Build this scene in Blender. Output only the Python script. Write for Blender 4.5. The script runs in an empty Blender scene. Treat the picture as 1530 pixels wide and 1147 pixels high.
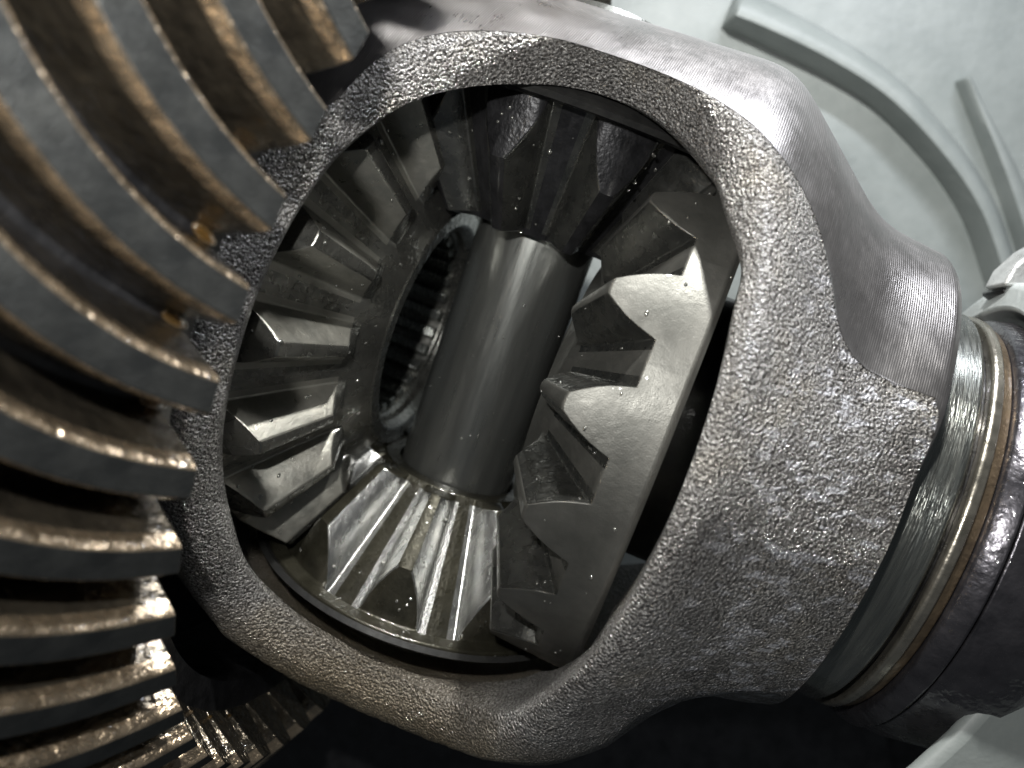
import bpy, bmesh, math, random
from mathutils import Vector, Matrix, noise
random.seed(4)
sc = bpy.context.scene
COL = sc.collection
R = math.radians
PI = math.pi

# ------------------------------------------------------------------ camera, world, lamps
D = 12.1
cam_d = bpy.data.cameras.new("camera")
cam = bpy.data.objects.new("camera", cam_d)
COL.objects.link(cam)
cam.location = (0, 0, D)
cam_d.sensor_width = 36.0
cam_d.lens = 36.0 * D / 15.3
cam_d.clip_start = 0.05
cam_d.clip_end = 300
cam_d.dof.use_dof = True
cam_d.dof.focus_distance = 9.2
cam_d.dof.aperture_fstop = 0.24
sc.camera = cam

w = bpy.data.worlds.new("World")
sc.world = w
w.use_nodes = True
w.node_tree.nodes["Background"].inputs[0].default_value = (0.80, 0.88, 0.95, 1)
w.node_tree.nodes["Background"].inputs[1].default_value = 0.05

def area(name, loc, target, size, power, col):
    l = bpy.data.lights.new(name, 'AREA')
    l.shape = 'DISK'; l.size = size; l.energy = power; l.color = col
    o = bpy.data.objects.new(name, l); COL.objects.link(o)
    o.location = loc
    o.rotation_euler = (Vector(target) - Vector(loc)).to_track_quat('-Z', 'Y').to_euler()
    return o
area("work_lamp", (3.6, 11.0, 8.4), (0.8, 0.5, 0), 0.8, 2600, (1.0, 0.99, 0.96))
area("flash_lamp", (-1.1, 2.0, 11.7), (0.4, 0, 0), 0.3, 760, (1.0, 0.985, 0.96))
sheen = area("sheen_lamp", (9.0, 14.5, 3.5), (2.0, 1, -1), 9.0, 1700, (0.90, 0.93, 1.0))  # added lamp out of view, made long to streak the metal with highlights
sheen.data.shape = 'RECTANGLE'; sheen.data.size_y = 0.7

sc.view_settings.view_transform = 'Standard'
sc.view_settings.look = 'None'
sc.view_settings.exposure = 0.2
sc.view_settings.gamma = 1.0

# ------------------------------------------------------------------ frame of the differential
ROLL, TILT, SWING = -0.377, 0.168, 0.217
u = Vector((math.cos(ROLL), math.sin(ROLL), 0)); v = Vector((-math.sin(ROLL), math.cos(ROLL), 0)); zz = Vector((0, 0, 1))
AX = math.cos(TILT) * u + math.sin(TILT) * zz            # axle axis, to the right
n0 = -math.sin(TILT) * u + math.cos(TILT) * zz
SX = math.cos(SWING) * v + math.sin(SWING) * n0          # pinion shaft axis, upwards
NX = math.cos(SWING) * n0 - math.sin(SWING) * v          # towards the viewer
ORG = Vector((-0.233, 0.432, 0))
def mat(e1, e2, e3, o=ORG):
    m = Matrix((e1, e2, e3)).transposed().to_4x4(); m.translation = o; return m
M_DIFF = mat(AX, SX, NX)              # local x = axle, y = shaft, z = viewer
M_LEFT = mat(-AX, -SX, NX)            # local x = outwards along -axle
M_TOP = mat(SX, -AX, NX)
M_BOT = mat(-SX, AX, NX)
def at(px, py, z):
    k = (D - z) / D / 100.0
    return Vector(((px - 765) * k, (573.5 - py) * k, z))

# ------------------------------------------------------------------ materials
def new_mat(name):
    m = bpy.data.materials.new(name); m.use_nodes = True
    nt = m.node_tree; return m, nt, nt.nodes["Principled BSDF"]
def N(nt, t, **kw):
    n = nt.nodes.new(t)
    for k, val in kw.items():
        if k in n.inputs: n.inputs[k].default_value = val
        else: setattr(n, k, val)
    return n
def ramp(nt, fac, stops):
    r = nt.nodes.new('ShaderNodeValToRGB')
    e = r.color_ramp.elements
    while len(e) > 1: e.remove(e[-1])
    e[0].position = stops[0][0]; e[0].color = (*stops[0][1], 1)
    for p, c in stops[1:]:
        q = e.new(p); q.color = (*c, 1)
    nt.links.new(fac, r.inputs[0]); return r.outputs[0]
def metal(name, c1, c2, scale=3.0, metallic=0.8, rough=(0.25, 0.45), bump=0.02, bscale=25.0, coat=0.4,
          stretch=(1, 1, 1), fine=None, wet=0.0):
    m, nt, b = new_mat(name); L = nt.links.new
    tc = N(nt, 'ShaderNodeTexCoord')
    mp = N(nt, 'ShaderNodeMapping'); mp.inputs['Scale'].default_value = stretch
    L(tc.outputs['Object'], mp.inputs[0])
    n1 = N(nt, 'ShaderNodeTexNoise', Scale=scale, Detail=6.0, Roughness=0.6); L(mp.outputs[0], n1.inputs[0])
    L(ramp(nt, n1.outputs[0], [(0.35, c1), (0.65, c2)]), b.inputs['Base Color'])
    n2 = N(nt, 'ShaderNodeTexNoise', Scale=scale * 2.3, Detail=4.0); L(mp.outputs[0], n2.inputs[0])
    mr = N(nt, 'ShaderNodeMapRange'); mr.inputs[1].default_value = 0.3; mr.inputs[2].default_value = 0.7
    mr.inputs[3].default_value = rough[0]; mr.inputs[4].default_value = rough[1]
    L(n2.outputs[0], mr.inputs[0]); L(mr.outputs[0], b.inputs['Roughness'])
    b.inputs['Metallic'].default_value = metallic
    b.inputs['Coat Weight'].default_value = coat
    b.inputs['Coat Roughness'].default_value = 0.06
    n3 = N(nt, 'ShaderNodeTexNoise', Scale=bscale, Detail=3.0); L(mp.outputs[0], n3.inputs[0])
    bp = N(nt, 'ShaderNodeBump', Strength=1.0, Distance=bump); L(n3.outputs[0], bp.inputs['Height'])
    last = bp
    if fine:
        n4 = N(nt, 'ShaderNodeTexNoise', Scale=fine[0], Detail=2.0); L(mp.outputs[0], n4.inputs[0])
        b2 = N(nt, 'ShaderNodeBump', Strength=1.0, Distance=fine[1]); L(n4.outputs[0], b2.inputs['Height'])
        L(bp.outputs[0], b2.inputs['Normal']); last = b2
    L(last.outputs[0], b.inputs['Normal'])
    if wet:
        n5 = N(nt, 'ShaderNodeTexNoise', Scale=7.0, Detail=2.0); L(tc.outputs['Object'], n5.inputs[0])
        b3 = N(nt, 'ShaderNodeBump', Strength=1.0, Distance=wet); L(n5.outputs[0], b3.inputs['Height'])
        L(b3.outputs[0], b.inputs['Coat Normal'])
    return m

MAT = {}
MAT['gear'] = metal('forged_gear_steel', (0.11, 0.113, 0.106), (0.19, 0.19, 0.175), 2.2, 0.92, (0.20, 0.36), 0.005, 16, 0.8, fine=(90, 0.0015), wet=0.03)
MAT['gear_back'] = metal('dull_forged_back', (0.10, 0.10, 0.09), (0.155, 0.153, 0.138), 1.6, 0.7, (0.36, 0.52), 0.003, 14, 0.35, fine=(70, 0.002), wet=0.012)
MAT['gear_body'] = metal('oily_gear_body', (0.15, 0.152, 0.14), (0.215, 0.212, 0.19), 2.0, 0.88, (0.20, 0.36), 0.006, 18, 0.9, fine=(100, 0.0015), wet=0.03)
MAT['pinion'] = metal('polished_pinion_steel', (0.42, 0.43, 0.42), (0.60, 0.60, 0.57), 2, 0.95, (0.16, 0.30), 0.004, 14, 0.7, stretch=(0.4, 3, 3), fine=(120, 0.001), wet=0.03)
MAT['pinion_body'] = metal('olive_oily_pinion_body', (0.034, 0.032, 0.022), (0.062, 0.058, 0.041), 3, 0.6, (0.25, 0.4), 0.008, 25, 0.9, wet=0.03)
MAT['shaft'] = metal('ground_shaft_steel', (0.15, 0.155, 0.145), (0.20, 0.205, 0.19), 2.5, 0.75, (0.26, 0.36), 0.003, 12, 0.6, stretch=(0.2, 2, 2), wet=0.012)
MAT['land'] = metal('ring_gear_land_steel', (0.045, 0.048, 0.048), (0.078, 0.081, 0.078), 3, 0.75, (0.34, 0.5), 0.008, 40, 0.2)
MAT['edge'] = metal('ring_gear_lit_bronze_edge', (0.34, 0.265, 0.18), (0.62, 0.49, 0.34), 4, 0.9, (0.16, 0.34), 0.035, 9, 0.9, wet=0.06)  # brighter bronze puts the lit glint along the tooth edges into the colour
MAT['flank'] = metal('ring_gear_flank_bronze', (0.10, 0.087, 0.068), (0.21, 0.18, 0.135), 3, 0.9, (0.11, 0.28), 0.03, 9, 0.9, wet=0.06)
MAT['dark'] = metal('black_oily_steel_and_shade', (0.012, 0.012, 0.013), (0.03, 0.03, 0.032), 3, 0.5, (0.3, 0.5), 0.01, 20, 0.5)  # dark steel parts; also painted shade on upper pinion and below the case
MAT['washer'] = metal('blackened_washer', (0.012, 0.012, 0.012), (0.022, 0.022, 0.02), 3, 0.2, (0.5, 0.7), 0.005, 20, 0.0)
MAT['race'] = metal('ground_race_steel', (0.17, 0.18, 0.17), (0.27, 0.275, 0.25), 2, 0.9, (0.2, 0.35), 0.006, 10, 0.5, stretch=(8, .5, .5))
MAT['tan'] = metal('straw_tinted_race', (0.30, 0.28, 0.23), (0.42, 0.39, 0.33), 3, 0.9, (0.22, 0.4), 0.006, 14, 0.5)
MAT['brass'] = metal('brown_cage', (0.16, 0.12, 0.08), (0.27, 0.20, 0.125), 4, 0.8, (0.3, 0.45), 0.01, 20, 0.4)
MAT['cup'] = metal('blued_cup_steel', (0.06, 0.058, 0.066), (0.11, 0.105, 0.115), 3, 0.8, (0.2, 0.38), 0.008, 14, 0.6, wet=0.04)
MAT['bright'] = metal('bright_bracket_steel', (0.50, 0.51, 0.50), (0.66, 0.67, 0.66), 4, 0.6, (0.25, 0.45), 0.01, 20, 0.4)

def cast_material():
    m, nt, b = new_mat('rough_cast_iron'); L = nt.links.new
    tc = N(nt, 'ShaderNodeTexCoord'); O = tc.outputs['Object']
    big = N(nt, 'ShaderNodeTexNoise', Scale=1.1, Detail=5.0); L(O, big.inputs[0])
    col = ramp(nt, big.outputs[0], [(0.3, (0.18, 0.175, 0.168)), (0.55, (0.28, 0.274, 0.262)), (0.75, (0.295, 0.275, 0.235))])
    g = N(nt, 'ShaderNodeTexNoise', Scale=38.0, Detail=3.0, Roughness=0.6); L(O, g.inputs[0])
    wob = N(nt, 'ShaderNodeVectorMath', operation='MULTIPLY_ADD'); L(g.outputs[1], wob.inputs[0]); wob.inputs[1].default_value = (0.035, 0.035, 0.035); L(O, wob.inputs[2])
    vo = N(nt, 'ShaderNodeTexVoronoi', Scale=29.0, feature='SMOOTH_F1'); vo.inputs['Smoothness'].default_value = 0.4; L(wob.outputs[0], vo.inputs[0])
    # worn streaks burnished on the right of the window
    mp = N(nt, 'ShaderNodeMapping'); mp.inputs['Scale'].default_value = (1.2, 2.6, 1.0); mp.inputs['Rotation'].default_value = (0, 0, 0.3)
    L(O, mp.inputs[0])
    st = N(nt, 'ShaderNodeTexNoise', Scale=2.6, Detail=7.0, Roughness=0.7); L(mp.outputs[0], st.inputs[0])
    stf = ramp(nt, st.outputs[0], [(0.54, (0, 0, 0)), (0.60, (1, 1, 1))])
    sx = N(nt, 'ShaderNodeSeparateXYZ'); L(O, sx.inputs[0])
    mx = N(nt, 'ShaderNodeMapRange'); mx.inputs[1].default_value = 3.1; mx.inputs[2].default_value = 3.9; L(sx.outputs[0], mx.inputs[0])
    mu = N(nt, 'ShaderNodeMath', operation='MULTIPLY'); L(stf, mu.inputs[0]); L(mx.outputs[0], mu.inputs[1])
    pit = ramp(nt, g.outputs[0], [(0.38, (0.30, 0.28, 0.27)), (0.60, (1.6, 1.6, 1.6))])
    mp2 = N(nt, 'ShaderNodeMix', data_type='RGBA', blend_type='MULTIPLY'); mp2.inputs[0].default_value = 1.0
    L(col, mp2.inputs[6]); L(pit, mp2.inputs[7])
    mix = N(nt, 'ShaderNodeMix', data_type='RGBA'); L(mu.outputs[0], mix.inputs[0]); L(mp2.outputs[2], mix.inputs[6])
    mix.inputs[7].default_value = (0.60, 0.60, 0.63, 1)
    my = N(nt, 'ShaderNodeMapRange'); my.inputs[1].default_value = -3.2; my.inputs[2].default_value = -4.3; L(sx.outputs[1], my.inputs[0])
    mg = N(nt, 'ShaderNodeMath', operation='MULTIPLY'); L(my.outputs[0], mg.inputs[0]); L(g.outputs[0], mg.inputs[1])
    mix2 = N(nt, 'ShaderNodeMix', data_type='RGBA'); L(mg.outputs[0], mix2.inputs[0]); L(mix.outputs[2], mix2.inputs[6])
    mix2.inputs[7].default_value = (0.34, 0.25, 0.11, 1)
    L(mix2.outputs[2], b.inputs['Base Color'])
    b.inputs['Metallic'].default_value = 0.6
    b.inputs['Roughness'].default_value = 0.36
    b.inputs['Coat Weight'].default_value = 0.8
    b.inputs['Coat Roughness'].default_value = 0.06
    hs = N(nt, 'ShaderNodeMath', operation='MULTIPLY_ADD'); L(vo.outputs[0], hs.inputs[0]); hs.inputs[1].default_value = -1.5; L(g.outputs[0], hs.inputs[2])
    bp = N(nt, 'ShaderNodeBump', Strength=1.0, Distance=0.034); L(hs.outputs[0], bp.inputs['Height'])
    n2 = N(nt, 'ShaderNodeTexNoise', Scale=55.0, Detail=2.0); L(O, n2.inputs[0])
    b2 = N(nt, 'ShaderNodeBump', Strength=1.0, Distance=0.008); L(n2.outputs[0], b2.inputs['Height']); L(bp.outputs[0], b2.inputs['Normal'])
    L(b2.outputs[0], b.inputs['Normal']); L(b2.outputs[0], b.inputs['Coat Normal'])
    return m
MAT['cast'] = cast_material()

def turned_material():
    m, nt, b = new_mat('lathe_turned_iron'); L = nt.links.new
    tc = N(nt, 'ShaderNodeTexCoord'); O = tc.outputs['Object']
    big = N(nt, 'ShaderNodeTexNoise', Scale=1.3, Detail=6.0); L(O, big.inputs[0])
    L(ramp(nt, big.outputs[0], [(0.35, (0.30, 0.285, 0.28)), (0.65, (0.41, 0.395, 0.39))]), b.inputs['Base Color'])
    b.inputs['Metallic'].default_value = 0.9; b.inputs['Roughness'].default_value = 0.32
    wv = N(nt, 'ShaderNodeTexWave', bands_direction='X', Scale=12.5, Distortion=0.5, Detail=1.0); wv.inputs['Detail Scale'].default_value = 3.0
    L(O, wv.inputs[0])
    n2 = N(nt, 'ShaderNodeTexNoise', Scale=20.0, Detail=3.0)
    mp = N(nt, 'ShaderNodeMapping'); mp.inputs['Scale'].default_value = (3.0, 0.3, 0.3); L(O, mp.inputs[0]); L(mp.outputs[0], n2.inputs[0])
    ad = N(nt, 'ShaderNodeMath', operation='MULTIPLY_ADD'); L(n2.outputs[0], ad.inputs[0]); ad.inputs[1].default_value = 1.2; L(wv.outputs[0], ad.inputs[2])
    bp = N(nt, 'ShaderNodeBump', Strength=1.0, Distance=0.0018); L(ad.outputs[0], bp.inputs['Height'])
    L(bp.outputs[0], b.inputs['Normal'])
    n3 = N(nt, 'ShaderNodeTexNoise', Scale=2.2, Detail=6.0, Roughness=0.65); L(O, n3.inputs[0])
    ad2 = N(nt, 'ShaderNodeMath', operation='MULTIPLY_ADD'); L(n2.outputs[0], ad2.inputs[0]); ad2.inputs[1].default_value = 0.5; L(n3.outputs[0], ad2.inputs[2])
    mr = N(nt, 'ShaderNodeMapRange'); mr.inputs[1].default_value = 0.55; mr.inputs[2].default_value = 0.95; mr.inputs[3].default_value = 0.27; mr.inputs[4].default_value = 0.42
    L(ad2.outputs[0], mr.inputs[0]); L(mr.outputs[0], b.inputs['Roughness'])
    return m
MAT['turned'] = turned_material()

def plain(name, c1, c2, rough, scale=2.0, bump=0.01, bscale=12.0, spec=0.5):
    m, nt, b = new_mat(name); L = nt.links.new
    tc = N(nt, 'ShaderNodeTexCoord')
    n1 = N(nt, 'ShaderNodeTexNoise', Scale=scale, Detail=7.0, Roughness=0.62); L(tc.outputs['Object'], n1.inputs[0])
    L(ramp(nt, n1.outputs[0], [(0.3, c1), (0.7, c2)]), b.inputs['Base Color'])
    b.inputs['Roughness'].default_value = rough
    n3 = N(nt, 'ShaderNodeTexNoise', Scale=bscale, Detail=4.0); L(tc.outputs['Object'], n3.inputs[0])
    bp = N(nt, 'ShaderNodeBump', Strength=1.0, Distance=bump); L(n3.outputs[0], bp.inputs['Height']); L(bp.outputs[0], b.inputs['Normal'])
    return m
MAT['paint'] = plain('pale_housing_paint', (0.20, 0.223, 0.215), (0.27, 0.293, 0.283), 0.5, 0.8, 0.02, 3.0)
MAT['amber'] = plain('amber_oil', (0.24, 0.13, 0.035), (0.34, 0.20, 0.06), 0.08, 3.0, 0.002, 8.0)
MAT['amber'].node_tree.nodes['Principled BSDF'].inputs['Transmission Weight'].default_value = 0.85
MAT['oil'] = metal('clear_oil', (0.40, 0.40, 0.38), (0.55, 0.55, 0.5), 3, 0.9, (0.10, 0.16), 0.0, 5, 1.0)
MAT['cap'] = plain('grey_cap_paint', (0.34, 0.37, 0.365), (0.45, 0.48, 0.47), 0.4, 1.5, 0.02, 4.0)

# ------------------------------------------------------------------ mesh helpers
def finish(name, bm, mats, parent=None, matrix=None, sharp=38, bevel=0.0, recalc=True):
    if recalc: bmesh.ops.recalc_face_normals(bm, faces=bm.faces[:])
    for f in bm.faces: f.smooth = True
    for e in bm.edges:
        if len(e.link_faces) == 2 and e.calc_face_angle(0) > R(sharp): e.smooth = False
    me = bpy.data.meshes.new(name); bm.to_mesh(me); bm.free()
    for m in (mats if isinstance(mats, (list, tuple)) else [mats]): me.materials.append(m)
    o = bpy.data.objects.new(name, me); COL.objects.link(o)
    if parent: o.parent = parent
    if matrix is not None: o.matrix_basis = matrix
    if bevel:
        b = o.modifiers.new('bevel', 'BEVEL'); b.width = bevel; b.segments = 3; b.limit_method = 'ANGLE'; b.angle_limit = R(40)
        b.harden_normals = False
    return o
def thing(name, label, cat, matrix, group=None):
    o = bpy.data.objects.new(name, None); COL.objects.link(o)
    o.matrix_world = matrix; o.empty_display_size = 0.5
    o['label'] = label; o['category'] = cat
    if group: o['group'] = group
    return o
def tag(o, label, cat, group=None):
    o['label'] = label; o['category'] = cat
    if group: o['group'] = group
def lathe(profile, seg=96, a0=0.0, a1=2 * PI, close=False, bm=None):
    """profile of (x, r) turned about local x; azimuth from z towards y."""
    bm = bm or bmesh.new()
    full = abs(a1 - a0 - 2 * PI) < 1e-6
    rows = []
    for k in range(seg if full else seg + 1):
        a = a0 + (a1 - a0) * k / seg
        rows.append([bm.verts.new((x, r * math.sin(a), r * math.cos(a))) for x, r in profile])
    nr = len(rows); npf = len(profile)
    for k in range(nr if full else nr - 1):
        A, B = rows[k], rows[(k + 1) % nr]
        for i in range(npf if close else npf - 1):
            j = (i + 1) % npf
            bm.faces.new((A[i], A[j], B[j], B[i]))
    if not full and close:
        bm.faces.new(rows[0]); bm.faces.new(rows[-1][::-1])
    return bm
def loft(bm, rings, cyclic=True):
    vs = [[bm.verts.new(p) for p in r] for r in rings]
    for A, B in zip(vs[:-1], vs[1:]):
        n = len(A)
        for i in range(n if cyclic else n - 1):
            j = (i + 1) % n
            bm.faces.new((A[i], A[j], B[j], B[i]))
    return vs
def rot_copy(o, angle, parent):
    c = o.copy(); COL.objects.link(c); c.parent = parent
    c.matrix_basis = Matrix.Rotation(-angle, 4, 'X')
    return c

# ------------------------------------------------------------------ bevel gears (side gears and pinions)
def tooth_sector(nt, dr, dt, wr, wt, toe, heel_r, pre, post, sections=6, nprof=5):
    """one pitch of a straight bevel gear about local x, apex at the origin: the tooth with the half gaps on both sides.
    dr/dt cone angles of root and tip, wr/wt half widths in azimuth, all in degrees; pre/post are plain (x, r) rings."""
    bm = bmesh.new(); rings = []
    hp = 180.0 / nt
    half = [(dr, hp, 0.0), (dr, hp - (hp - wr) * 0.55, 0.0)]
    for i in range(nprof + 1):
        q = i / nprof
        wd = wr + (wt - wr) * q + (wr - wt) * 0.13 * math.sin(PI * q)
        half.append((dr + (dt - dr) * q, wd, q))
    half.append((dt + 0.15, wt * 0.45, 1.0))
    prof = [(d, -w_, q) for d, w_, q in half] + [(d, w_, q) for d, w_, q in half[::-1]]
    def plain_ring(x, r):
        return [(x, r * math.sin(R(w_)), r * math.cos(R(w_))) for d, w_, q in prof]
    for x, r in pre: rings.append(plain_ring(x, r))
    for s in range(sections + 1):
        fs = s / sections; ring = []
        for d, w_, q in prof:
            dd = R(d)
            lam0 = toe[0] + (toe[1] - toe[0]) * q
            lam = lam0 + (heel_r / math.sin(dd) - lam0) * fs
            az = R(w_)
            ring.append((lam * math.cos(dd), lam * math.sin(dd) * math.sin(az), lam * math.sin(dd) * math.cos(az)))
        rings.append(ring)
    for x, r in post: rings.append(plain_ring(x, r))
    vs = loft(bm, rings, False)
    n = len(half); k0 = len(pre)
    for f in bm.faces: f.material_index = 1
    for s in range(k0, k0 + sections):
        A, B = vs[s], vs[s + 1]
        for i in list(range(1, n - 2)) + list(range(n + 1, 2 * n - 2)):
            f = bm.faces.get((A[i], A[i + 1], B[i + 1], B[i]))
            if f: f.material_index = 0
    return bm
def bevel_gear(name, label, group, M, nt, phase, tooth_args, profile, m_flank, m_rest, bev=0.055):
    root = thing(name, label, 'gear', M, group)
    finish('gear_body', lathe(profile, 112), m_rest, root, sharp=30, bevel=0.03)
    t0 = finish('tooth', tooth_sector(nt, *tooth_args), [m_flank, m_rest], root, sharp=32, bevel=bev)
    t0.matrix_basis = Matrix.Rotation(-R(phase), 4, 'X')
    for k in range(1, nt):
        rot_copy(t0, R(phase + 360.0 / nt * k), root)
    return root

SIDE_T = (59.4, 67.0, 5.9, 1.5, (2.70, 2.98), 3.70, [(1.10, 1.88), (1.30, 2.24)], [(2.64, 3.70), (2.70, 3.64)])
SIDE_P = [(1.13, 1.90), (1.08, 1.84), (1.08, 1.62), (1.22, 1.53), (1.34, 1.53), (1.37, 1.48), (3.6, 1.48), (3.6, 1.95), (2.70, 1.95), (2.70, 3.66)]
right_gear = bevel_gear('side_gear', 'grey side gear seen from its back rim, right of the pinion shaft',
                        'side gears inside the case', M_DIFF, 18, 8.2, SIDE_T, SIDE_P, MAT['gear'], MAT['gear_back'])
MAT['lit_sand'] = metal('lit_sanded_gear_flank', (0.22, 0.22, 0.195), (0.32, 0.31, 0.27), 2.5, 0.75, (0.26, 0.42), 0.004, 14, 0.6, fine=(110, 0.003), wet=0.02)  # sandblasted flank, lighter than the right gear's to paint in its lit look
left_gear = bevel_gear('side_gear', 'dark side gear with splined round bore, left of the pinion shaft',
                       'side gears inside the case', M_LEFT, 18, 1.8, SIDE_T, SIDE_P, MAT['lit_sand'], MAT['gear_body'])
def spline_bm():
    bm = bmesh.new()
    rings = []
    for x in (1.40, 1.43, 3.55):
        h = 1.36 if x > 1.42 else 1.43
        rings.append([(x, rr * math.sin(a), rr * math.cos(a)) for rr, a in ((1.50, -0.075), (h, -0.055), (h, 0.055), (1.50, 0.075))])
    vs = loft(bm, rings); bm.faces.new(vs[0]); bm.faces.new(vs[-1][::-1])
    return bm
for gear in (left_gear, right_gear):
    s0 = finish('spline', spline_bm(), MAT['race'], gear, bevel=0.012)
    for k in range(1, 28): rot_copy(s0, 2 * PI * k / 28, gear)

PIN_T = (32.0, 40.0, 11.0, 2.6, (2.28, 2.36), 2.22, [(1.86, 1.16)], [(3.40, 2.28), (3.42, 2.48), (3.54, 2.50)])
PIN_P = [(1.90, 1.17), (1.86, 1.12), (1.86, 0.90), (4.08, 0.90), (3.95, 1.5), (3.72, 2.1), (3.54, 2.48)]
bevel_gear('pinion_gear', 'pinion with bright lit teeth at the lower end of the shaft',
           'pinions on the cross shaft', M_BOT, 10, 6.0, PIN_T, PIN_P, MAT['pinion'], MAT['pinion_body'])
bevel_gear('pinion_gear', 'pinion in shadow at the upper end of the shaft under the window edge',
           'pinions on the cross shaft', M_TOP, 10, 8.5, PIN_T, PIN_P, MAT['gear'], MAT['dark'])  # darker metals than the lower pinion, shade put into the colour

# pinion shaft
bm = lathe([(-5.0, 0.0), (-5.0, 0.80), (-4.92, 0.866), (4.82, 0.866), (4.9, 0.80), (4.9, 0.0)], 96)
bmesh.ops.remove_doubles(bm, verts=bm.verts[:], dist=1e-5)
M_SHAFT = M_TOP
sh = thing('pinion_shaft', 'smooth round steel shaft running between the two pinions', 'shaft', M_SHAFT)
finish('shaft_rod', bm, MAT['shaft'], sh)
# thrust washers behind the pinions
def washer(M, label):
    prof = []
    for k in range(9):
        a = R(14 + (37.5 - 14) * k / 8); prof.append((4.27 * math.cos(a), 4.27 * math.sin(a)))
    for k in range(8, -1, -1):
        a = R(14 + (37.5 - 14) * k / 8); prof.append((4.35 * math.cos(a), 4.35 * math.sin(a)))
    o = finish('thrust_washer', lathe(prof, 80, close=True), MAT['washer'], None, M)
    tag(o, label, 'washer', 'thrust washers behind the pinions')
washer(M_BOT, 'thin dark curved washer under the lower pinion')
washer(M_TOP, 'thin dark curved washer behind the upper pinion')

def droplets(root, obj, turns, count, seed, rad=(0.010, 0.026)):
    """small beads of oil clinging to the faces of one mesh, repeated at the given turns"""
    rnd = random.Random(seed); me = obj.data; polys = list(me.polygons); wts = [p.area for p in polys]
    bm = bmesh.new()
    for turn in turns:
        M = Matrix.Rotation(-turn, 4, 'X')
        for p in rnd.choices(polys, wts, k=count):
            vs = [me.vertices[i].co for i in p.vertices]
            ws = [rnd.random() for _ in vs]; t = sum(ws)
            c = sum((q * (k / t) for q, k in zip(vs, ws)), Vector())
            nrm = p.normal; rr = rnd.uniform(*rad) * (1.5 if rnd.random() < 0.12 else 1)
            q = nrm.to_track_quat('Z', 'Y').to_matrix().to_4x4()
            T = M @ Matrix.Translation(c) @ q @ Matrix.Diagonal((rr, rr * rnd.uniform(1, 1.8), rr * 0.75, 1))
            bmesh.ops.create_uvsphere(bm, u_segments=8, v_segments=6, radius=1.0, matrix=T)
    o = finish('oil_drops', bm, MAT['oil'], root, sharp=80); o['kind'] = 'stuff'
    return o
def child(root, name): return next(c for c in root.children if c.name.split('.')[0] == name)
droplets(left_gear, child(left_gear, 'tooth'), [R(1.8 + 20 * k) for k in range(-4, 4)], 8, 1)
droplets(right_gear, child(right_gear, 'tooth'), [R(8.2 + 20 * k) for k in range(-3, 3)], 8, 2)
for pn in [o for o in bpy.data.objects if o.name.startswith('pinion_gear')]:
    droplets(pn, child(pn, 'tooth'), [R(7 + 36 * k) for k in range(-2, 3)], 14, 3)
droplets(sh, child(sh, 'shaft_rod'), [0], 40, 5, (0.008, 0.018))

# ------------------------------------------------------------------ differential case
def lerp_table(tab, x):
    if x <= tab[0][0]: return tab[0][1]
    for (x0, y0), (x1, y1) in zip(tab[:-1], tab[1:]):
        if x <= x1: return y0 + (y1 - y0) * (x - x0) / (x1 - x0)
    return tab[-1][1]
TOPP = [(-2.8, 4.90), (2.3, 4.88), (2.56, 4.82), (2.75, 4.70), (3.16, 4.36), (3.73, 3.88), (4.05, 3.62), (4.36, 3.48), (4.9, 3.40), (5.05, 3.38), (5.12, 3.32)]
CASTP = [(-2.8, 4.35), (-2.1, 4.8), (-1.37, 5.11), (-0.48, 5.25), (0.37, 5.26), (1.15, 5.2), (2.07, 5.08), (2.6, 4.92), (2.92, 4.76), (3.39, 4.36), (3.7, 3.9), (4.06, 3.46), (4.4, 3.26), (4.89, 3.14), (5.12, 3.05)]
FACEP = [(1.8, 5.13), (2.5, 4.72), (2.9, 4.50), (3.4, 4.15), (3.9, 3.80), (4.4, 3.50), (5.12, 3.08)]
def smooth(t): t = max(0.0, min(1.0, t)); return t * t * (3 - 2 * t)
def r_out(L, p):
    """outer radius at axial L and azimuth p (degrees): turned on top, cast below"""
    f = smooth((p + 25) / 45.0)
    if L > 3.0: f = smooth((p - 16) / 14.0) * min(1, (L - 3.0) / 0.6) + f * max(0, 1 - (L - 3.0) / 0.6)
    low = lerp_table(CASTP, L)
    if L > 1.8:
        k = smooth((p + 52) / 18.0)
        low = low * (1 - k) + lerp_table(FACEP, L) * k
    top = sum(lerp_table(TOPP, L + d) for d in (-0.2, -0.13, -0.06, 0, 0.06, 0.13, 0.2)) / 7 if L < 4.8 else lerp_table(TOPP, L)
    return top * f + low * (1 - f)
def r_in(L, p):
    base = 4.45 if p > 0 else 4.45 + 0.15 * smooth(-p / 60.0)
    r = math.sqrt(max(base * base - L * L, 1.95 ** 2))
    return max(r, 3.95) if abs(L) < 2.8 else max(min(r, 3.95), 1.95)
EDGE = [(-2.5, 8), (-2.1, 22), (-1.5, 30), (-1.39, 35.7), (-1.28, 40.5), (-1.04, 45.3), (-.73, 48.7), (-.31, 51.6), (.16, 53.4), (.69, 53.6),
        (1.21, 53.2), (1.73, 51.8), (2.21, 49.3), (2.61, 47.0), (2.98, 46.0), (3.28, 43.8), (3.58, 38.6), (3.76, 34.5), (3.96, 32.0), (4.2, 30.9),
        (4.57, 31.0), (5.03, 30.5), (5.12, 12), (5.12, -10), (5.12, -35), (5.12, -65), (4.6, -88), (3.5, -96), (2, -100), (.4, -100), (-1, -98),
        (-2.2, -92), (-2.6, -70), (-2.75, -45), (-2.75, -20), (-2.65, -5)]
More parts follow.
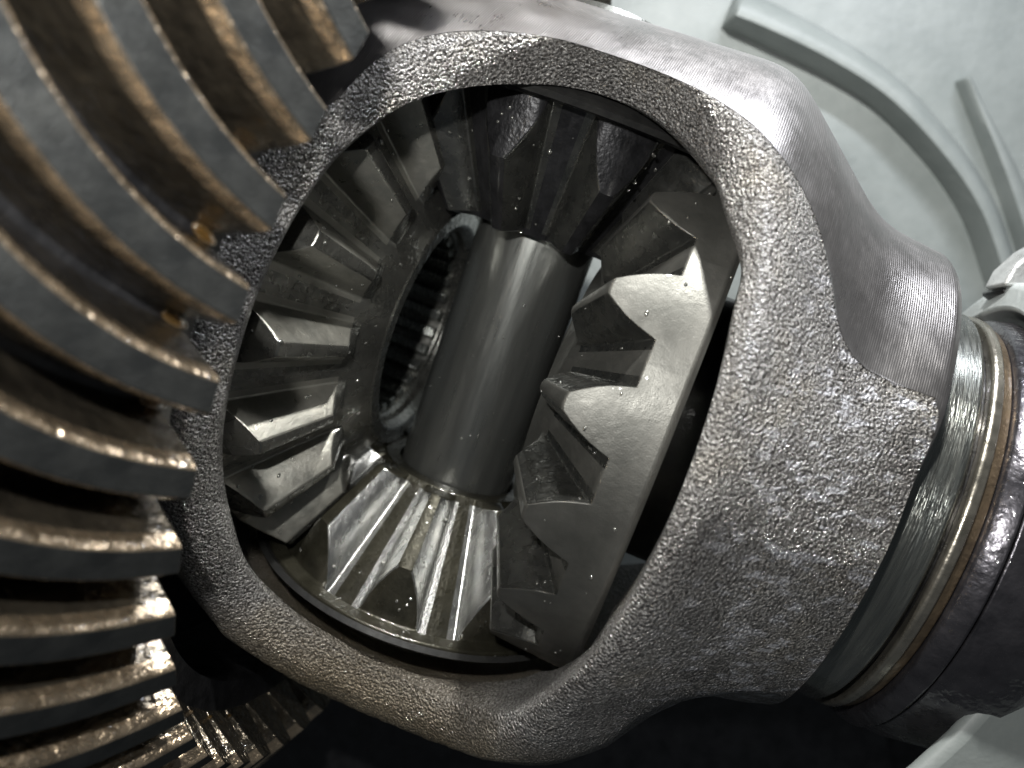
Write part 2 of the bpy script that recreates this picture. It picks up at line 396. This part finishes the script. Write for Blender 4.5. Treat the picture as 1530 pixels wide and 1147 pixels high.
INNR = [(-1.63, 5.8, 4.42), (-1.59, 13.4, 4.41), (-1.53, 20.3, 4.41), (-1.43, 27.5, 4.41), (-1.24, 34.2, 4.41), (-1.01, 40.2, 4.41), (-.61, 46.2, 4.40), (-.14, 50.9, 4.39),
        (.38, 54.6, 4.38), (.99, 55.2, 4.37), (1.5, 52.6, 4.37), (2.06, 46.8, 4.36), (2.36, 40.7, 4.35), (2.68, 33.6, 4.38), (2.77, 28.0, 4.33),
        (2.87, 18.2, 4.32), (2.92, 8.1, 4.30), (2.93, -0.8, 4.30), (2.91, -9.6, 4.31), (2.85, -18, 4.34), (2.69, -27, 4.40), (2.33, -41, 4.55),
        (1.75, -50, 4.62), (1.03, -54, 4.64), (.32, -55, 4.64), (-.45, -52, 4.60), (-1.0, -46, 4.52), (-1.30, -39, 4.50), (-1.46, -30.6, 4.43),
        (-1.57, -24, 4.41), (-1.63, -17, 4.42), (-1.65, -10.5, 4.42), (-1.64, -1.6, 4.42)]
CENT = (1.0, -2.0)
def resample(tab, n):
    """periodic Catmull-Rom by angle about the window's centre"""
    def ang(p): return math.atan2((p[1] - CENT[1]) / 30.0, p[0] - CENT[0])
    m = len(tab); dense = []
    for i in range(m):
        p0, p1, p2, p3 = (tab[(i + k - 1) % m] for k in range(4))
        for s in range(24):
            t = s / 24.0
            dense.append(tuple(0.5 * (2 * b + (c - a) * t + (2 * a - 5 * b + 4 * c - d) * t * t + (3 * b - a - 3 * c + d) * t ** 3)
                               for a, b, c, d in zip(p0, p1, p2, p3)))
    keyed = sorted((ang(p), p) for p in dense)
    out = []
    for k in range(n):
        a = -PI + 2 * PI * (k + 0.5) / n
        hi = next((i for i, q in enumerate(keyed) if q[0] > a), 0); lo = hi - 1
        a0, p0 = keyed[lo]; a1, p1 = keyed[hi]
        da = (a1 - a0) % (2 * PI); t = ((a - a0) % (2 * PI)) / da if da > 1e-9 else 0
        out.append(tuple(x + (y - x) * t for x, y in zip(p0, p1)))
    return out
NS = 240
Es = resample(EDGE, NS); Is = resample(INNR, NS)
def P(L, p, r): return Vector((L, r * math.sin(R(p)), r * math.cos(R(p))))
case = thing('differential_case', 'dark rough cast iron differential case with rounded oval window', 'gear case', M_DIFF)
bm = bmesh.new(); rings = []
# inside of the shell, from its far edge up to the window, over the lip, out to the cast edge
def box_hit(L, p, L0, L1, P1):
    dL, dp = L - CENT[0], p - CENT[1]
    ts = []
    if dL > 1e-6: ts.append((L1 - CENT[0]) / dL)
    if dL < -1e-6: ts.append((L0 - CENT[0]) / dL)
    if dp > 1e-6: ts.append((P1 - CENT[1]) / dp)
    if dp < -1e-6: ts.append((-P1 - CENT[1]) / dp)
    t = min(ts); return CENT[0] + dL * t, CENT[1] + dp * t
for k in range(14, 0, -1):
    q = (k / 14.0) ** 1.4; ring = []
    for (L, p, r) in Is:
        bL, bp = box_hit(L, p, -3.9, 3.9, 122)
        LL = L + (bL - L) * q; pp = p + (bp - p) * q
        tgt = r_in(LL, pp); f = smooth(q / 0.06)
        ring.append(P(LL, pp, (r - 0.12) * (1 - f) + tgt * f))
    rings.append(ring)
NV = 26
for k in range(NV + 1):
    q = (k / NV) ** 1.25; ring = []
    for (iL, ip, ir), (eL, ep) in zip(Is, Es):
        LL = iL + (eL - iL) * q; pp = ip + (ep - ip) * q
        # round lip: the surface climbs quickly from the window edge to the outer form
        dist = math.hypot(eL - iL, R(ep - ip) * 4.6)
        f = 1 - max(0.0, 1 - q * max(dist, 0.55) / 0.6) ** 2.2
        if dist < 0.6: f = 1 - (1 - q) ** 2.2 if dist > 0 else q
        r = ir * (1 - f) + r_out(LL, pp) * f
        c = P(LL, pp, r)
        if 0 < k < NV: c *= 1 + 0.0022 * noise.noise(c * 5.0) + 0.0022 * noise.noise(c * 11.0)
        ring.append(c)
    rings.append(ring)
loft(bm, rings)
finish('window_lip', bm, MAT['cast'], case, sharp=70)
bm = bmesh.new(); rings = []
for k in range(41):
    q = (k / 40.0); ring = []
    for (L, p) in Es:
        bL, bp = box_hit(L, p, -2.85, 5.12, 122)
        LL = L + (bL - L) * q; pp = p + (bp - p) * q
        ring.append(P(LL, pp, r_out(LL, pp) + (0.006 if k == 0 else 0.0)))
    rings.append(ring)
loft(bm, rings)
finish('turned_body', bm, MAT['turned'], case, sharp=60)
bm = bmesh.new()
sect = [-122 + 244 * k / 120 for k in range(121)]
loft(bm, [[P(5.119, p, r_out(5.12, p) - 0.004) for p in sect], [P(5.10, p, 2.2) for p in sect], [P(3.85, p, 2.2) for p in sect], [P(3.85, p, 1.7) for p in sect]], False)
finish('end_face', bm, MAT['turned'], case)
finish('flange', lathe([(-2.82, 4.2), (-2.82, 6.6), (-3.3, 6.6), (-3.3, 1.7), (-2.95, 1.7), (-2.95, 4.2)], 112, close=True), MAT['dark'], case)

# ------------------------------------------------------------------ ring gear
GA = 1.087
def ring_pt(t, depth, off, t_shift=0.0):
    """t along the tooth from its toe, depth below the top, off sideways (length)"""
    r = 6.313 + t * math.sin(GA) - depth * math.cos(GA)
    L = -0.637 - t * math.cos(GA) - depth * math.sin(GA)
    psi = 0.031 * t + 0.016 * t * t + off / r
    return Vector((L, r * math.sin(psi), r * math.cos(psi)))
def ring_tooth():
    bm = bmesh.new(); rings = []
    NT = 18; TL = 3.4
    half = [(0.0, 0.128), (0.03, 0.156), (0.15, 0.190), (0.30, 0.218), (0.46, 0.248), (0.62, 0.276), (0.74, 0.312), (0.86, 0.33)]
    for s in range(NT + 1):
        t = TL * s / NT
        k = (6.3 + t * math.sin(GA)) / 6.3
        ch = 0.0
        ring = []
        for sign, lst in ((-1, half[::-1]), (1, half)):
            for d, wd in lst:
                ring.append(ring_pt(t, d * (0.9 + 0.1 * k) + (ch if d < 0.04 else 0), sign * wd * k))
        rings.append(ring)
    vs = loft(bm, rings); bm.faces.new(vs[0]); bm.faces.new(vs[-1][::-1])
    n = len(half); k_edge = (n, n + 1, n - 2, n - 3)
    bm.faces.ensure_lookup_table()
    for f in bm.faces:
        c = f.calc_center_median()
        f.material_index = 1
    # the tops are the strip between the two profile points nearest depth 0
    for s in range(NT):
        A, B = vs[s], vs[s + 1]
        for i in (n - 1,):
            f = bm.faces.get((A[i], A[i + 1], B[i + 1], B[i]))
            if f: f.material_index = 0
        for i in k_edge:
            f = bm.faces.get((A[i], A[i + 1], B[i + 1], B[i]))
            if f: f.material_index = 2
    return bm
ring_gear = thing('ring_gear', 'large bronze tinted ring gear with curved teeth in the left foreground', 'gear', M_DIFF)
def cone_prof():
    o = []
    for t, d in ((0.0, 0.77), (3.4, 0.80)):
        o.append((-0.637 - t * math.cos(GA) - d * math.sin(GA), 6.313 + t * math.sin(GA) - d * math.cos(GA)))
    return o
c0, c1 = cone_prof()
finish('gear_body', lathe([c0, c1, (-4.0, c1[1] - 0.1), (-4.0, 5.6), (c0[0] - 0.1, 5.6)], 160, close=True), MAT['dark'], ring_gear)
rt = finish('tooth', ring_tooth(), [MAT['land'], MAT['flank'], MAT['edge']], ring_gear, sharp=32, bevel=0.012)
P0, DP = 0.485, -0.11636
rt.matrix_basis = Matrix.Rotation(-P0, 4, 'X')
teeth = [(rt, P0)]
for k in range(1, 54):
    teeth.append((rot_copy(rt, P0 + DP * k, ring_gear), P0 + DP * k))
# amber oil beads hanging at the tooth ends
def bead_bm():
    bm = bmesh.new()
    bmesh.ops.create_uvsphere(bm, u_segments=14, v_segments=9, radius=1.0)
    c = ring_pt(0.10, 0.68, -0.35); e1 = (ring_pt(0.4, 0.68, -0.35) - c).normalized(); e2 = (ring_pt(0.10, 0.68, -0.5) - c).normalized(); e3 = e1.cross(e2)
    for q in bm.verts: q.co = c + e1 * q.co.x * 0.13 + e2 * q.co.y * 0.06 + e3 * q.co.z * 0.05
    return bm
b0 = finish('oil_bead', bead_bm(), MAT['amber'], rt, sharp=80)
for o, a in teeth[1:14] + teeth[-6:]:
    c = b0.copy(); COL.objects.link(c); c.parent = o

# ------------------------------------------------------------------ bearing on the right
brg = thing('axle_bearing', 'axle bearing of stepped steel rings at the right end of the case', 'bearing', M_DIFF)
def ringpart(name, prof, m): return finish(name, lathe(prof, 144, close=True), m, brg, bevel=0.02)
ringpart('journal', [(5.2, 2.0), (5.2, 2.74), (5.66, 2.76), (5.70, 2.70), (5.70, 2.0)], MAT['race'])
ringpart('groove_ring', [(5.69, 2.0), (5.69, 2.62), (5.78, 2.62), (5.78, 2.0)], MAT['dark'])
ringpart('inner_race', [(5.77, 2.0), (5.77, 2.74), (5.80, 2.77), (5.90, 2.76), (5.90, 2.0)], MAT['tan'])
ringpart('cage', [(5.89, 2.0), (5.89, 2.72), (6.02, 2.70), (6.02, 2.0)], MAT['brass'])
ringpart('outer_race', [(6.03, 2.2), (6.03, 2.76), (6.06, 2.80), (6.27, 2.86), (6.30, 2.80), (6.30, 2.2)], MAT['cup'])
ringpart('bearing_cup', [(6.31, 2.2), (6.31, 2.82), (6.6, 2.84), (7.1, 2.76), (7.5, 2.45), (7.9, 1.9), (7.9, 1.2)], MAT['cup'])

# ------------------------------------------------------------------ pale gearbox housing behind everything
ZF = -5.0
hs = thing('gearbox_housing', 'pale grey painted gearbox housing with curved ribs behind the case', 'housing', Matrix.Translation((0, 0, ZF)))
bm = bmesh.new()
bmesh.ops.create_grid(bm, x_segments=120, y_segments=120, size=26)
for q in bm.verts:
    c = q.co
    q.co.z = 0.10 * noise.noise(Vector((c.x * 0.35, c.y * 0.35, 3.1))) - 0.9 * smooth((c.y + 1.0) / -6.0)
finish('housing_floor', bm, MAT['paint'], hs, recalc=False)
def rib(name, pts, wd, ht, m, zb=ZF):
    cs = [at(x, y, zb) for x, y in pts]
    dense = []
    m_ = len(cs)
    for i in range(m_ - 1):
        p0, p1, p2, p3 = cs[max(i - 1, 0)], cs[i], cs[i + 1], cs[min(i + 2, m_ - 1)]
        for s in range(8):
            t = s / 8.0
            dense.append(0.5 * (2 * p1 + (p2 - p0) * t + (2 * p0 - 5 * p1 + 4 * p2 - p3) * t * t + (3 * p1 - p0 - 3 * p2 + p3) * t ** 3))
    dense.append(cs[-1])
    bm = bmesh.new(); rings = []
    for i, c in enumerate(dense):
        tg = (dense[min(i + 1, len(dense) - 1)] - dense[max(i - 1, 0)]).normalized()
        side = Vector((tg.y, -tg.x, 0)); q = i / (len(dense) - 1)
        wq = wd(q); hq = ht * min(1, q / 0.04 + 0.15)
        prof = [(-1.0, -0.3), (-0.97, 0.6), (-0.85, 0.95), (-0.5, 1.0), (0.2, 0.86), (0.9, 0.55), (1.6, 0.22), (2.4, -0.3)]
        rings.append([c - Vector((0, 0, ZF)) - side * a * wq + Vector((0, 0, b * hq)) for a, b in prof])
    vs = loft(bm, rings, False)
    bm.faces.new(vs[0]); bm.faces.new(vs[-1][::-1])
    return finish(name, bm, m, hs, sharp=60)
rib('rib', [(1085, 22), (1140, 45), (1230, 90), (1320, 150), (1400, 235), (1455, 320), (1490, 420)], lambda q: 0.33 - 0.08 * q, 0.7, MAT['paint'])
rib('rib', [(1432, 120), (1452, 165), (1480, 225), (1505, 285), (1535, 370)], lambda q: 0.10 + 0.14 * q, 0.45, MAT['paint'])

# housing wall in the lower right corner
bm = bmesh.new()
WALL = [(1315, 1175), (1360, 1140), (1415, 1090), (1465, 1035), (1510, 980), (1580, 880), (1680, 780), (1900, 900), (1800, 1400), (1400, 1400)]
A = [bm.verts.new(at(x, y, 3.3) - Vector((0, 0, ZF))) for x, y in WALL]
B = [bm.verts.new(at(x + 25, y + 25, -5.5) - Vector((0, 0, ZF))) for x, y in WALL]
bm.faces.new(A); bm.faces.new(B)
for i in range(len(A)):
    j = (i + 1) % len(A); bm.faces.new((A[i], A[j], B[j], B[i]))
finish('side_wall', bm, MAT['paint'], hs, bevel=0.25)
# added black sheet, standing in for the shade below the case
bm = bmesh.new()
SHADE_OUTLINE = [(150, 900), (330, 900), (520, 980), (760, 1010), (1000, 1000), (1200, 1000), (1330, 1000), (1440, 1040), (1490, 1120), (1500, 1260), (1300, 1500), (800, 1600), (200, 1500), (60, 1200)]
ctr = sum((at(x, y, -4.4) for x, y in SHADE_OUTLINE), Vector()) / len(SHADE_OUTLINE)
rim0 = [bm.verts.new(at(x, y, -4.4)) for x, y in SHADE_OUTLINE]
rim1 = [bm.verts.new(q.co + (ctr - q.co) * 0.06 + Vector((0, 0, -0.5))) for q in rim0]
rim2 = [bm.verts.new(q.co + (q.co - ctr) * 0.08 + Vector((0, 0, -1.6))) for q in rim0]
for i in range(len(SHADE_OUTLINE)):
    j = (i + 1) % len(SHADE_OUTLINE)
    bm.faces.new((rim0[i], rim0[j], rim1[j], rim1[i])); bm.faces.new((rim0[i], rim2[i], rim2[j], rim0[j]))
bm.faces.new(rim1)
sp = finish('shade_sheet', bm, MAT['dark'], None, sharp=60)
sp['kind'] = 'structure'; sp['label'] = 'added black sheet for the shade below the gear case'
# bearing cap and bracket at the right edge
cap = thing('bearing_cap', 'grey painted bearing cap arching over the dark axle bearing', 'bearing cap', M_DIFF)
finish('cap_arch', lathe([(6.15, 3.0), (6.15, 3.32), (6.22, 3.40), (7.6, 3.40), (7.6, 3.0)], 48, R(62), R(150), close=True), MAT['cap'], cap, bevel=0.05)
br = thing('bracket', 'bright metal bracket with a dark slot at the right edge', 'bracket', Matrix.Translation(at(1500, 420, 1.0)))
def slab(name, pts, z0, z1, m, parent, org):
    bm = bmesh.new()
    A = [bm.verts.new(at(x, y, z0 if not isinstance(z0, list) else z0[i]) - org) for i, (x, y) in enumerate(pts)]
    B = [bm.verts.new(a.co + Vector((0, 0, z1))) for a in A]
    bm.faces.new(A); bm.faces.new(B[::-1])
    for i in range(len(A)):
        j = (i + 1) % len(A); bm.faces.new((A[i], B[i], B[j], A[j]))
    return finish(name, bm, m, parent, bevel=0.05)
org = at(1500, 420, 1.0)
slab('bracket_arm', [(1468, 432), (1482, 405), (1512, 378), (1600, 330), (1620, 372), (1530, 415), (1500, 436)], 1.0, 0.5, MAT['bright'], br, org)
slab('bracket_foot', [(1500, 438), (1530, 416), (1640, 350), (1640, 420), (1540, 460), (1514, 452)], 0.8, 0.5, MAT['cap'], br, org)
slab('slot', [(1467, 436), (1500, 438), (1514, 452), (1500, 458), (1480, 452), (1466, 442)], 0.85, 0.5, MAT['dark'], br, org)

print('objects', len(bpy.data.objects))
